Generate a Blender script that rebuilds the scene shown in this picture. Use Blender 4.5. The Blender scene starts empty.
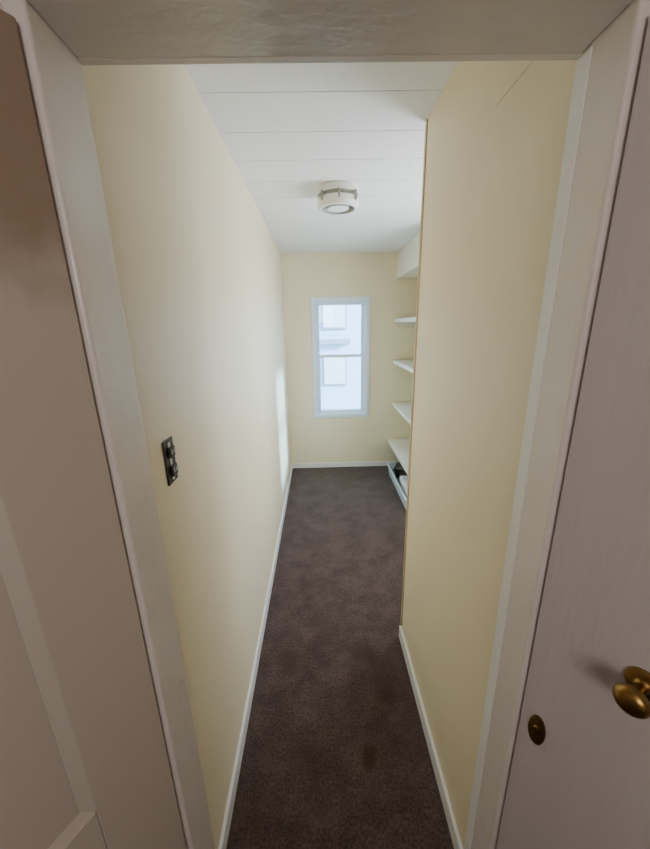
import bpy, math, bmesh
from mathutils import Vector, Matrix
sc = bpy.context.scene
COL = sc.collection

# ---------------------------------------------------------------- materials
def newmat(name):
    m = bpy.data.materials.new(name); m.use_nodes = True
    nt = m.node_tree
    return m, nt, nt.nodes['Principled BSDF']

def paint(name, col, rough=0.5, bump=0.1, scale=60, var=0.06, spec=0.4, stretch=(1,1,1), patch=3.0):
    m, nt, b = newmat(name)
    tc = nt.nodes.new('ShaderNodeTexCoord'); mp = nt.nodes.new('ShaderNodeMapping')
    mp.inputs['Scale'].default_value = stretch
    nt.links.new(tc.outputs['Object'], mp.inputs[0])
    n = nt.nodes.new('ShaderNodeTexNoise'); n.inputs['Scale'].default_value = scale; n.inputs['Detail'].default_value = 4
    nt.links.new(mp.outputs[0], n.inputs['Vector'])
    n2 = nt.nodes.new('ShaderNodeTexNoise'); n2.inputs['Scale'].default_value = patch; n2.inputs['Detail'].default_value = 3
    nt.links.new(mp.outputs[0], n2.inputs['Vector'])
    mx = nt.nodes.new('ShaderNodeMix'); mx.data_type = 'RGBA'
    mx.inputs['A'].default_value = (*[c*(1-var) for c in col], 1)
    mx.inputs['B'].default_value = (*[min(1, c*(1+var)) for c in col], 1)
    nt.links.new(n2.outputs['Fac'], mx.inputs['Factor'])
    nt.links.new(mx.outputs['Result'], b.inputs['Base Color'])
    b.inputs['Roughness'].default_value = rough
    b.inputs['Specular IOR Level'].default_value = spec
    bp = nt.nodes.new('ShaderNodeBump'); bp.inputs['Strength'].default_value = bump; bp.inputs['Distance'].default_value = 0.004
    nt.links.new(n.outputs['Fac'], bp.inputs['Height']); nt.links.new(bp.outputs[0], b.inputs['Normal'])
    return m

M_wall = paint('cream_wall_paint', (0.84, 0.735, 0.515), 0.5, 0.15, 70, 0.03, stretch=(1, 1, 0.25))
M_wallb = paint('cream_wall_paint_plain', (0.84, 0.75, 0.535), 0.55, 0.12, 90, 0.025)
M_trim = paint('white_trim_paint', (0.82, 0.80, 0.78), 0.35, 0.35, 35, 0.03)
M_wtrim = paint('window_white_paint', (0.74, 0.83, 0.92), 0.35, 0.1, 35, 0.02)
M_jamb = paint('gloss_jamb_paint', (0.70, 0.64, 0.60), 0.27, 0.5, 24, 0.06, spec=0.5, patch=9)
M_head = paint('worn_gloss_head_paint', (0.62, 0.575, 0.535), 0.23, 0.5, 22, 0.12, spec=0.5, patch=14, stretch=(0.7, 1.3, 1))
M_ceil = paint('white_ceiling_paint', (0.88, 0.875, 0.87), 0.6, 0.1, 60, 0.02)
M_shelf = paint('shelf_paint', (0.87, 0.83, 0.71), 0.45, 0.1, 40, 0.02)
M_plastic = paint('white_plastic', (0.78, 0.77, 0.72), 0.4, 0.02, 60, 0.02)
M_plast2 = paint('dark_plastic', (0.34, 0.33, 0.30), 0.45, 0.02, 60, 0.02)  # darker tone for the ceiling fixture's grooves and clips
M_tan = paint('tan_corner_bead', (0.50, 0.39, 0.20), 0.5, 0.1, 60, 0.05)
M_black = paint('black_plastic', (0.02, 0.018, 0.015), 0.4, 0.05, 60, 0.1)
M_bin = paint('blue_bin_plastic', (0.66, 0.74, 0.82), 0.3, 0.1, 20, 0.1)
M_hall = paint('hall_wall_paint', (0.62, 0.55, 0.50), 0.6, 0.1, 60, 0.04)
M_out = paint('house_siding', (0.60, 0.72, 0.84), 0.7, 0.1, 20, 0.03)
M_out2 = paint('house_trim_grey', (0.38, 0.36, 0.40), 0.7, 0.1, 20, 0.05)
M_pane = paint('neighbor_curtain', (0.85, 0.80, 0.78), 0.7, 0.1, 20, 0.05)
M_ground = paint('ground_lawn', (0.40, 0.43, 0.38), 0.9, 0.3, 20, 0.2)
M_doorR = paint('door_paint_lilac', (0.52, 0.46, 0.45), 0.42, 0.35, 26, 0.09, stretch=(3, 3, 0.25), patch=6)

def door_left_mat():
    m, nt, b = newmat('door_paint_brown_top')
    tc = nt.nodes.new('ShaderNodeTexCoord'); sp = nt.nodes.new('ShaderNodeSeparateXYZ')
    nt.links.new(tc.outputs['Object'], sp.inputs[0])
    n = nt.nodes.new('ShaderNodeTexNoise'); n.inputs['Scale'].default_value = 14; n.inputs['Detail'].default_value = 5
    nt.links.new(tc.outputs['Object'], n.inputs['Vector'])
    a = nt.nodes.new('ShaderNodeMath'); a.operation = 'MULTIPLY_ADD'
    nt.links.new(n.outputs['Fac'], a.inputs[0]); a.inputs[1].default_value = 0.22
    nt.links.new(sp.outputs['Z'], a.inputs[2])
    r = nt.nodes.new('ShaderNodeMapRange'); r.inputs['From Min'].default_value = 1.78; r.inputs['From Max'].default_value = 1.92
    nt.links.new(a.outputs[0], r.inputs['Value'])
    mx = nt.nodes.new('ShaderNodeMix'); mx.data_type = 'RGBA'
    mx.inputs['A'].default_value = (0.49, 0.42, 0.365, 1); mx.inputs['B'].default_value = (0.29, 0.205, 0.15, 1)  # base tone blends to brown towards the top of the leaf
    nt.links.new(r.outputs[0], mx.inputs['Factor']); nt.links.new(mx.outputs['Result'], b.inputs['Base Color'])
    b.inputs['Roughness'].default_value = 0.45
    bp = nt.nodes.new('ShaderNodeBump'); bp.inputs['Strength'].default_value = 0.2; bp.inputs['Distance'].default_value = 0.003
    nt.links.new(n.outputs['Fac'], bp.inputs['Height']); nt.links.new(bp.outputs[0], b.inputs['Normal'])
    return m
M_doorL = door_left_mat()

def carpet_mat():
    m, nt, b = newmat('brown_carpet')
    tc = nt.nodes.new('ShaderNodeTexCoord')
    f = nt.nodes.new('ShaderNodeTexNoise'); f.inputs['Scale'].default_value = 110; f.inputs['Detail'].default_value = 3
    g = nt.nodes.new('ShaderNodeTexNoise'); g.inputs['Scale'].default_value = 6; g.inputs['Detail'].default_value = 6; g.inputs['Roughness'].default_value = 0.75
    for x in (f, g): nt.links.new(tc.outputs['Object'], x.inputs['Vector'])
    r1 = nt.nodes.new('ShaderNodeValToRGB')
    r1.color_ramp.elements[0].position = 0.3; r1.color_ramp.elements[0].color = (0.047, 0.0295, 0.026, 1)
    r1.color_ramp.elements[1].position = 0.7; r1.color_ramp.elements[1].color = (0.112, 0.076, 0.068, 1)
    nt.links.new(f.outputs['Fac'], r1.inputs['Fac'])
    r2 = nt.nodes.new('ShaderNodeValToRGB')
    r2.color_ramp.elements[0].position = 0.38; r2.color_ramp.elements[0].color = (0.68, 0.64, 0.62, 1)
    r2.color_ramp.elements[1].position = 0.62; r2.color_ramp.elements[1].color = (1.15, 1.12, 1.11, 1)
    nt.links.new(g.outputs['Fac'], r2.inputs['Fac'])
    mx = nt.nodes.new('ShaderNodeMix'); mx.data_type = 'RGBA'; mx.blend_type = 'MULTIPLY'; mx.inputs['Factor'].default_value = 1
    nt.links.new(r1.outputs[0], mx.inputs['A']); nt.links.new(r2.outputs[0], mx.inputs['B'])
    last = mx.outputs['Result']
    nz = nt.nodes.new('ShaderNodeTexNoise'); nz.inputs['Scale'].default_value = 18; nz.inputs['Detail'].default_value = 4
    nt.links.new(tc.outputs['Object'], nz.inputs['Vector'])
    for (sx, sy, rad, st) in ((0.20, 1.42, 0.10, 0.7), (0.17, 0.96, 0.055, 0.85), (-0.20, 1.38, 0.09, 0.65), (0.02, 1.55, 0.10, 0.4), (0.27, 1.2, 0.06, 0.5), (-0.1, 1.0, 0.06, 0.35)):
        vm = nt.nodes.new('ShaderNodeVectorMath'); vm.operation = 'DISTANCE'
        vm.inputs[1].default_value = (sx, sy, 0)
        nt.links.new(tc.outputs['Object'], vm.inputs[0])
        am = nt.nodes.new('ShaderNodeMath'); am.operation = 'MULTIPLY_ADD'
        nt.links.new(nz.outputs['Fac'], am.inputs[0]); am.inputs[1].default_value = 0.10
        nt.links.new(vm.outputs['Value'], am.inputs[2])
        mr = nt.nodes.new('ShaderNodeMapRange'); mr.interpolation_type = 'SMOOTHSTEP'
        mr.inputs['From Min'].default_value = rad*0.2+0.05; mr.inputs['From Max'].default_value = rad*1.1+0.05
        mr.inputs['To Min'].default_value = st; mr.inputs['To Max'].default_value = 0.0
        nt.links.new(am.outputs[0], mr.inputs['Value'])
        k = nt.nodes.new('ShaderNodeMix'); k.data_type = 'RGBA'; k.inputs['B'].default_value = (0.038, 0.020, 0.011, 1)
        nt.links.new(mr.outputs[0], k.inputs['Factor']); nt.links.new(last, k.inputs['A'])
        last = k.outputs['Result']
    nt.links.new(last, b.inputs['Base Color'])
    b.inputs['Roughness'].default_value = 0.95; b.inputs['Specular IOR Level'].default_value = 0.1
    b.inputs['Sheen Weight'].default_value = 0.2
    bp = nt.nodes.new('ShaderNodeBump'); bp.inputs['Strength'].default_value = 0.7; bp.inputs['Distance'].default_value = 0.006
    nt.links.new(f.outputs['Fac'], bp.inputs['Height']); nt.links.new(bp.outputs[0], b.inputs['Normal'])
    return m
M_carpet = carpet_mat()

M_brass, nt, b = newmat('aged_brass')
b.inputs['Metallic'].default_value = 1; b.inputs['Roughness'].default_value = 0.32
n = nt.nodes.new('ShaderNodeTexNoise'); n.inputs['Scale'].default_value = 40
r = nt.nodes.new('ShaderNodeValToRGB'); r.color_ramp.elements[0].color = (0.12, 0.065, 0.02, 1); r.color_ramp.elements[1].color = (0.45, 0.28, 0.09, 1)
nt.links.new(n.outputs['Fac'], r.inputs[0]); nt.links.new(r.outputs[0], b.inputs['Base Color'])
M_brassd, nt, b = newmat('dark_brass')
b.inputs['Base Color'].default_value = (0.18, 0.105, 0.04, 1); b.inputs['Metallic'].default_value = 0.9; b.inputs['Roughness'].default_value = 0.4

M_glass, nt, b = newmat('window_glass')
nt.nodes.remove(b)
tr = nt.nodes.new('ShaderNodeBsdfTransparent'); tr.inputs[0].default_value = (0.72, 0.86, 0.96, 1)
gl = nt.nodes.new('ShaderNodeBsdfGlossy'); gl.inputs['Roughness'].default_value = 0.02
ms = nt.nodes.new('ShaderNodeMixShader'); ms.inputs[0].default_value = 0.06
nt.links.new(tr.outputs[0], ms.inputs[1]); nt.links.new(gl.outputs[0], ms.inputs[2])
nt.links.new(ms.outputs[0], nt.nodes['Material Output'].inputs[0])

# ---------------------------------------------------------------- helpers
def add_box(bm, x0, x1, y0, y1, z0, z1, mi=0):
    v = [bm.verts.new(p) for p in ((x0,y0,z0),(x1,y0,z0),(x1,y1,z0),(x0,y1,z0),(x0,y0,z1),(x1,y0,z1),(x1,y1,z1),(x0,y1,z1))]
    for f in ((0,3,2,1),(4,5,6,7),(0,1,5,4),(1,2,6,5),(2,3,7,6),(3,0,4,7)):
        fc = bm.faces.new([v[i] for i in f]); fc.material_index = mi

def finish(bm, name, mats, bevel=0, parent=None, mat=None, smooth=False, segs=2):
    bmesh.ops.recalc_face_normals(bm, faces=bm.faces)
    me = bpy.data.meshes.new(name); bm.to_mesh(me); bm.free()
    for m in (mats if isinstance(mats, (list, tuple)) else [mats]): me.materials.append(m)
    if smooth:
        for p in me.polygons: p.use_smooth = True
    o = bpy.data.objects.new(name, me); COL.objects.link(o)
    if bevel:
        md = o.modifiers.new('bevel', 'BEVEL'); md.width = bevel; md.segments = segs; md.limit_method = 'ANGLE'
    if parent: o.parent = parent
    if mat is not None: o.matrix_local = mat
    return o

def boxes(name, lst, mats, bevel=0, parent=None, mat=None, segs=2):
    bm = bmesh.new()
    for l in lst: add_box(bm, *l)
    return finish(bm, name, mats, bevel, parent, mat, segs=segs)

def empty(name, mat=None):
    e = bpy.data.objects.new(name, None); COL.objects.link(e); e.empty_display_size = 0.1
    if mat is not None: e.matrix_world = mat
    return e

def lathe(name, prof, mats, parent=None, mat=None, n=48, mids=None, sx=1, sy=1):
    bm = bmesh.new(); rings = []
    for r, z in prof:
        if r < 1e-6: rings.append([bm.verts.new((0, 0, z))])
        else: rings.append([bm.verts.new((sx*r*math.cos(2*math.pi*i/n), sy*r*math.sin(2*math.pi*i/n), z)) for i in range(n)])
    for k in range(len(rings)-1):
        a, b2 = rings[k], rings[k+1]
        for i in range(n):
            j = (i+1) % n
            if len(a) == 1 and len(b2) == 1: continue
            if len(a) == 1: f = bm.faces.new((a[0], b2[i], b2[j]))
            elif len(b2) == 1: f = bm.faces.new((a[i], a[j], b2[0]))
            else: f = bm.faces.new((a[i], a[j], b2[j], b2[i]))
            if mids: f.material_index = mids[k]
    o = finish(bm, name, mats, 0, parent, mat, smooth=True)
    md = o.modifiers.new('es', 'EDGE_SPLIT'); md.split_angle = math.radians(35)
    return o

# ---------------------------------------------------------------- dimensions
CAM_H = 1.65
XL, XR = -0.355, 0.413
CEIL = 2.355
D = 3.90
YD0, YD1 = 0.531, 0.633     # doorway wall
RX = 1.15                    # right side of the end room
YR = 1.51                    # where right wall ends
DL, DR, DH = -0.333, 0.394, 2.021

# ---------------------------------------------------------------- shell
boxes('floor', [(-1.5, 1.5, -1.6, 4.1, -0.08, 0.0)], M_carpet)
lst = []
y = YD1
pw = 0.235
lst.append((-0.5, 1.3, -1.6, 0.0+YD1, CEIL, CEIL+0.05))
while y < 4.1:
    lst.append((-0.5, 1.3, y+0.002, min(y+pw-0.002, 4.12), CEIL, CEIL+0.03)); y += pw
lst.append((-0.5, 1.3, YD1, 4.12, CEIL+0.004, CEIL+0.06))
lst.append((-1.5, -0.5, -1.6, 1.0, CEIL, CEIL+0.05)); lst.append((1.3, 1.5, -1.6, 1.0, CEIL, CEIL+0.05))
boxes('ceiling', lst, M_ceil)
boxes('wall_left', [(XL-0.1, XL, YD1, D+0.0, 0, CEIL)], M_wall)
boxes('wall_right', [(XR, XR+0.1, YD1, YR, 0, CEIL)], M_wall)
boxes('trim_1', [(XR-0.0022, XR-0.0002, YD1+0.002, 0.944, 2.115, CEIL-0.001)], M_wall, 0.0008)
boxes('trim_corner_bead', [(XR-0.004, XR+0.012, YR-0.016, YR+0.006, 0.08, CEIL-0.001)], M_tan, 0.002)
boxes('wall_room_front', [(XR+0.1, RX, YR-0.1, YR, 0, CEIL)], M_wallb)
WX0, WX1, WZ0, WZ1 = -0.035, 0.520, 0.66, 1.895
boxes('wall_back', [(XL-0.1, WX0, D, D+0.12, 0, CEIL), (WX1, RX+0.1, D, D+0.12, 0, CEIL),
                    (WX0, WX1, D, D+0.12, 0, WZ0), (WX0, WX1, D, D+0.12, WZ1, CEIL)], M_wallb)
VY0, VY1, VZ0, VZ1 = 1.72, 2.45, 0.90, 2.0
boxes('wall_room_right', [(RX, RX+0.1, YR-0.1, VY0, 0, CEIL), (RX, RX+0.1, VY1, D, 0, CEIL),
                          (RX, RX+0.1, VY0, VY1, 0, VZ0), (RX, RX+0.1, VY0, VY1, VZ1, CEIL)], M_wallb)
boxes('wall_front', [(-1.5, DL-0.03, YD0+0.01, YD1-0.002, 0, CEIL), (DR+0.03, 1.5, YD0+0.01, YD1-0.002, 0, CEIL),
                     (DL-0.03, DR+0.03, YD0+0.01, YD1-0.002, DH+0.03, CEIL)], M_hall)
boxes('wall_hall_left', [(-1.5, -1.4, -1.5, YD0, 0, CEIL)], M_hall)
boxes('wall_hall_right', [(1.4, 1.5, -1.5, YD0, 0, CEIL)], M_hall)
boxes('wall_hall_rear', [(-1.5, 1.5, -1.6, -1.5, 0, CEIL)], M_hall)

# door frame
fr = empty('door_frame')
boxes('jamb_boards', [(DL-0.03, DL, YD0, YD1+0.004, 0.001, DH+0.03), (DR, DR+0.03, YD0, YD1+0.004, 0.001, DH+0.03)], M_jamb, 0.005, fr, segs=3)
boxes('head_board', [(DL, DR, YD0, YD1+0.004, DH, DH+0.03)], M_head, 0.004, fr, segs=3)
boxes('head_lip', [(DL, DR, YD1-0.008, YD1+0.0045, DH-0.001, DH+0.004)], M_jamb, 0.0005, fr)
boxes('paint_bead', [(DR-0.002, DR+0.001, 0.606, YD1+0.003, 0.002, DH-0.003)], M_trim, 0.001, fr)
boxes('head_casing', [(DL-0.03, DR+0.03, YD0-0.016, YD0-0.0005, DH+0.012, DH+0.1)], M_jamb, 0.004, fr)

BH = 0.075
boxes('baseboard_left', [(XL, XL+0.012, YD1+0.006, D-0.013, 0, BH)], M_trim, 0.003)
boxes('baseboard_right', [(XR-0.012, XR, YD1+0.006, YR, 0, BH)], M_trim, 0.003)
boxes('baseboard_back', [(XL, RX, D-0.012, D, 0, 0.06)], M_trim, 0.003)

# ---------------------------------------------------------------- windows
def window(name, W, H, M):
    e = empty(name, M)
    c = 0.038
    boxes('casing', [(-c, 0.004, -0.016, -0.0005, -c, H+c), (W-0.004, W+c, -0.016, -0.0005, -c, H+c),
                     (0.004, W-0.004, -0.016, -0.0005, H-0.004, H+c), (0.004, W-0.004, -0.022, -0.0005, -c, 0.004)], M_wtrim, 0.004, e)
    boxes('liner', [(0, 0.012, 0, 0.11, 0, H), (W-0.012, W, 0, 0.11, 0, H), (0.012, W-0.012, 0, 0.11, H-0.012, H), (0.012, W-0.012, 0, 0.11, 0, 0.012)], M_wtrim, 0, e)
    s = 0.036; mid = H*0.53
    def sash(nm, z0, z1, y0):
        boxes(nm, [(0.012, 0.012+s, y0, y0+0.03, z0, z1), (W-0.012-s, W-0.012, y0, y0+0.03, z0, z1),
                   (0.012+s, W-0.012-s, y0, y0+0.03, z0, z0+s*0.8), (0.012+s, W-0.012-s, y0, y0+0.03, z1-s*0.8, z1)], M_wtrim, 0.003, e)
        boxes(nm+'_glass', [(0.012+s, W-0.012-s, y0+0.012, y0+0.016, z0+s*0.8, z1-s*0.8)], M_glass, 0, e)
    sash('sash_lower', 0.012, mid+s*0.4, 0.03)
    sash('sash_upper', mid-s*0.4, H-0.012, 0.065)
    return e
window('window_1', WX1-WX0, WZ1-WZ0, Matrix.Translation((WX0, D, WZ0)))
window('window_2', VY1-VY0, VZ1-VZ0, Matrix.Translation((RX, VY1, VZ0)) @ Matrix.Rotation(-math.pi/2, 4, 'Z'))

# ---------------------------------------------------------------- shelves & soffit
boxes('ceiling_soffit', [(0.83, RX, 2.72, D-0.001, 2.10, CEIL-0.001)], M_shelf, 0.003)
sh = empty('wall_shelving')
for i, z in enumerate((0.345, 0.79, 1.265, 1.70)):
    x0 = 0.825 if i else 0.79
    boxes('shelf_%d' % (i+1), [(x0, RX-0.001, 2.75, D-0.002, z-0.04, z)], M_shelf, 0.003, sh)
    boxes('cleat_%d' % (i+1), [(x0+0.03, RX-0.001, D-0.022, D-0.002, z-0.08, z-0.041), (RX-0.02, RX-0.001, 2.75, D-0.023, z-0.08, z-0.041)], M_shelf, 0.002, sh)
boxes('end_panel', [(0.84, RX-0.001, 2.73, 2.749, 0.001, 2.09)], M_shelf, 0.002, sh)

# storage bin under the shelf
bn = empty('storage_bin')
def bin_mesh():
    bm = bmesh.new()
    def ring(x0, x1, y0, y1, z): return [bm.verts.new(p) for p in ((x0,y0,z),(x1,y0,z),(x1,y1,z),(x0,y1,z))]
    rs = [ring(0.765,1.05,2.80,3.62,0.001), ring(0.745,1.07,2.78,3.64,0.13), ring(0.735,1.08,2.77,3.65,0.13), ring(0.735,1.08,2.77,3.65,0.145),
          ring(0.752,1.063,2.787,3.633,0.145), ring(0.772,1.043,2.807,3.613,0.012)]
    bm.faces.new(rs[0])
    for a, c in zip(rs, rs[1:]):
        for i in range(4):
            j = (i+1) % 4; bm.faces.new((a[i], a[j], c[j], c[i]))
    bm.faces.new(rs[-1])
    return bm
finish(bin_mesh(), 'tub', M_bin, 0.004, bn)
boxes('folded_papers', [(0.785, 1.03, 2.84, 3.22, 0.013, 0.175)], M_plastic, 0.01, bn)
bm = bmesh.new(); bmesh.ops.create_icosphere(bm, subdivisions=4, radius=1)
for v in bm.verts:
    c = v.co
    k = 1+0.10*math.sin(7*c.x+3*c.y)+0.07*math.sin(9*c.z+5*c.y)
    v.co = Vector((0.90+c.x*0.11*k, 3.43+c.y*0.16*k, 0.128+c.z*0.11*k))
finish(bm, 'black_bag', M_black, 0, bn, smooth=True)

# ---------------------------------------------------------------- ceiling light
cl = empty('ceiling_light', Matrix.Translation((0.125, 2.15, CEIL)))
lathe('body', [(0, 0), (0.106, 0), (0.110, -0.004), (0.110, -0.034), (0.100, -0.038), (0.098, -0.048), (0.108, -0.052), (0.112, -0.058), (0.112, -0.084),
               (0.108, -0.094), (0.100, -0.100), (0.090, -0.100), (0.084, -0.080), (0.064, -0.080), (0.058, -0.097), (0.030, -0.101), (0, -0.101)],
      [M_plastic, M_plast2], cl, mids=[0,0,0,1,1,1,0,0,0,0,0,1,1,1,0,0])
boxes('retaining_clips', [(-0.006, 0.006, -0.1145, -0.104, -0.075, -0.030), (-0.095, -0.083, -0.082, -0.068, -0.075, -0.030), (0.083, 0.095, -0.082, -0.068, -0.075, -0.030)], M_plast2, 0.002, cl)

# ---------------------------------------------------------------- black duplex outlet on left wall
sw = empty('wall_outlet', Matrix.Translation((XL, 0.765, 1.352)))
boxes('plate', [(0, 0.004, -0.026, 0.026, -0.053, 0.053)], M_black, 0.002, sw)
boxes('center_strip', [(0.0041, 0.0055, -0.0045, 0.0045, -0.046, 0.046)], M_plastic, 0.001, sw)
boxes('outlet_faces', [(0.0056, 0.012, -0.014, 0.014, -0.036, -0.008), (0.0056, 0.012, -0.014, 0.014, 0.010, 0.036)], M_black, 0.003, sw)
boxes('slots', [(0.0121, 0.0125, -0.007, -0.005, z, z+0.010) for z in (-0.026, 0.018)] + [(0.0121, 0.0125, 0.004, 0.006, z, z+0.010) for z in (-0.026, 0.018)], M_plastic, 0, sw)

# ---------------------------------------------------------------- doors
aL = math.atan2(-0.87, -0.5)
ML = Matrix.Translation((-0.341, 0.524, 0.0)) @ Matrix.Rotation(aL, 4, 'Z')
d1 = empty('door_1', ML)
W, H = 0.64, 2.0
T0, T1 = -0.036, 0.0
st = 0.135
rails = [(0.012, 0.22), (0.72, 0.84), (1.88, H)]
lst = [(0, st, T0, T1, 0.012, H), (W-st, W, T0, T1, 0.012, H)]
for z0, z1 in rails: lst.append((st, W-st, T0, T1, z0, z1))
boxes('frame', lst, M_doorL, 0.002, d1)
pl = bmesh.new()
for z0, z1 in ((0.22, 0.72), (0.84, 1.88)):
    add_box(pl, st, W-st, T0+0.012, T1-0.012, z0, z1)
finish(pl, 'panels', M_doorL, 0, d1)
pl = bmesh.new()
for z0, z1 in ((0.22, 0.72), (0.84, 1.88)):
    for (ya, yb) in ((T1-0.012, T1), (T0+0.012, T0)):
        o_ = [(st, z0), (W-st, z0), (W-st, z1), (st, z1)]
        i_ = [(st+0.018, z0+0.018), (W-st-0.018, z0+0.018), (W-st-0.018, z1-0.018), (st+0.018, z1-0.018)]
        sgn = 1 if yb > ya else -1
        vo = [pl.verts.new((x, yb-sgn*0.002, z)) for x, z in o_]; vi = [pl.verts.new((x, ya+sgn*0.0005, z)) for x, z in i_]
        for k in range(4):
            j = (k+1) % 4; pl.faces.new((vo[k], vo[j], vi[j], vi[k]))
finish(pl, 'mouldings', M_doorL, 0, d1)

aR = math.atan2(-0.87, 0.5)
MR = Matrix.Translation((0.402, 0.524, 0.0)) @ Matrix.Rotation(aR, 4, 'Z')
d2 = empty('door_2', MR)
lst = []
bx = 0.0
for w in (0.255, 0.14, 0.255):
    lst.append((bx, bx+w-0.001, 0.0, 0.034, 0.012, H)); bx += w
lst.append((0.0, bx-0.0015, 0.006, 0.030, 0.013, H-0.001))
boxes('boards', lst, M_doorR, 0.002, d2)
kx, kz = 0.156, 1.119
KM = Matrix.Translation((kx, 0, kz)) @ Matrix.Rotation(math.pi/2, 4, 'X')
lathe('knob', [(0, 0.0), (0.024, 0.0), (0.024, 0.003), (0.019, 0.006), (0.011, 0.008), (0.008, 0.012), (0.008, 0.026), (0.012, 0.032),
               (0.018, 0.037), (0.022, 0.043), (0.022, 0.049), (0.018, 0.055), (0.011, 0.059), (0, 0.060)], M_brass, d2, KM)
OM = Matrix.Translation((0.034, 0, 0.862)) @ Matrix.Rotation(math.pi/2, 4, 'X')
lathe('keyhole_plate', [(0, 0), (1, 0), (1, 0.0025), (0.85, 0.004), (0.0, 0.0045)], M_brassd, d2, OM, sx=0.016, sy=0.036)
lathe('keyhole_cover', [(0, 0.0046), (0.55, 0.0046), (0.5, 0.008), (0, 0.009)], M_brass, d2, OM, sx=0.012, sy=0.026)

# ---------------------------------------------------------------- outside
boxes('ground', [(-15, 15, 4.3, 30, -0.6, -0.5)], M_ground)
nh = empty('neighbor_house')
lst = []
z = -0.5
while z < 5.2:
    lst.append((-5, 6, 8.0, 8.2, z, z+0.318)); z += 0.32
boxes('siding', lst, M_out, 0.004, nh)
boxes('backing', [(-5, 6, 8.02, 8.3, -0.5, 5.2)], M_out, 0, nh)
boxes('porch_roof', [(0.0, 0.70, 7.8, 7.98, 1.24, 1.34)], M_out2, 0.01, nh)
boxes('window_trim', [(0.08, 0.62, 7.95, 7.99, 0.30, 0.98), (0.08, 0.62, 7.95, 7.99, 1.55, 2.2)], M_out2, 0.01, nh)
boxes('window_pane', [(0.11, 0.59, 7.93, 7.949, 0.34, 0.94), (0.11, 0.59, 7.93, 7.949, 1.59, 2.16)], M_pane, 0.01, nh)

# ---------------------------------------------------------------- lights
w = bpy.data.worlds.new('World'); sc.world = w; w.use_nodes = True
bg = w.node_tree.nodes['Background']
bg.inputs[0].default_value = (0.66, 0.82, 1.0, 1); bg.inputs[1].default_value = 8.5

def area(name, loc, target, sx, sy, power, col):
    l = bpy.data.lights.new(name, 'AREA'); l.shape = 'RECTANGLE'; l.size = sx; l.size_y = sy; l.energy = power; l.color = col
    o = bpy.data.objects.new(name, l); COL.objects.link(o); o.location = loc
    o.rotation_euler = (Vector(target)-Vector(loc)).to_track_quat('-Z', 'Y').to_euler()
    return o
area('daylight_window', (RX-0.03, (VY0+VY1)/2, 1.5), (-1, 2.6, 1.5), 0.65, 1.0, 24, (1.0, 0.97, 0.94))
area('fill_behind_camera', (0.0, -1.3, 1.95), (0.0, 1.5, 1.2), 0.8, 0.5, 13.0, (1.0, 0.93, 0.86))  # unseen fill added behind the camera to brighten doorway and corridor
s = bpy.data.lights.new('sun', 'SUN'); s.energy = 22; s.angle = math.radians(5); s.color = (0.66, 0.83, 1.0)
so = bpy.data.objects.new('sun', s); COL.objects.link(so)
so.rotation_euler = Vector((-1.5, 1.02, -0.68)).to_track_quat('-Z', 'Y').to_euler()
so.location = (4, 0, 4)

# ---------------------------------------------------------------- camera
f = 348.0
th = math.atan2(99.5, 348.0)
r = 0.0207; yaw = 0.0135
Rz = Matrix.Rotation(-yaw, 3, 'Z')
fwd = Rz @ Vector((0, math.cos(th), -math.sin(th)))
rgt0 = Rz @ Vector((1, 0, 0))
dwn0 = Rz @ Vector((0, -math.sin(th), -math.cos(th)))
rgt = rgt0*math.cos(r) + dwn0*math.sin(r)
up = -(dwn0*math.cos(r) - rgt0*math.sin(r))
cam = bpy.data.cameras.new('camera'); cam.sensor_fit = 'HORIZONTAL'; cam.sensor_width = 36; cam.lens = 36*f/650
cam.clip_start = 0.01
co = bpy.data.objects.new('camera', cam); COL.objects.link(co)
m = Matrix((rgt, up, -fwd)).transposed().to_4x4(); m.translation = (0, 0, CAM_H)
co.matrix_world = m
sc.camera = co
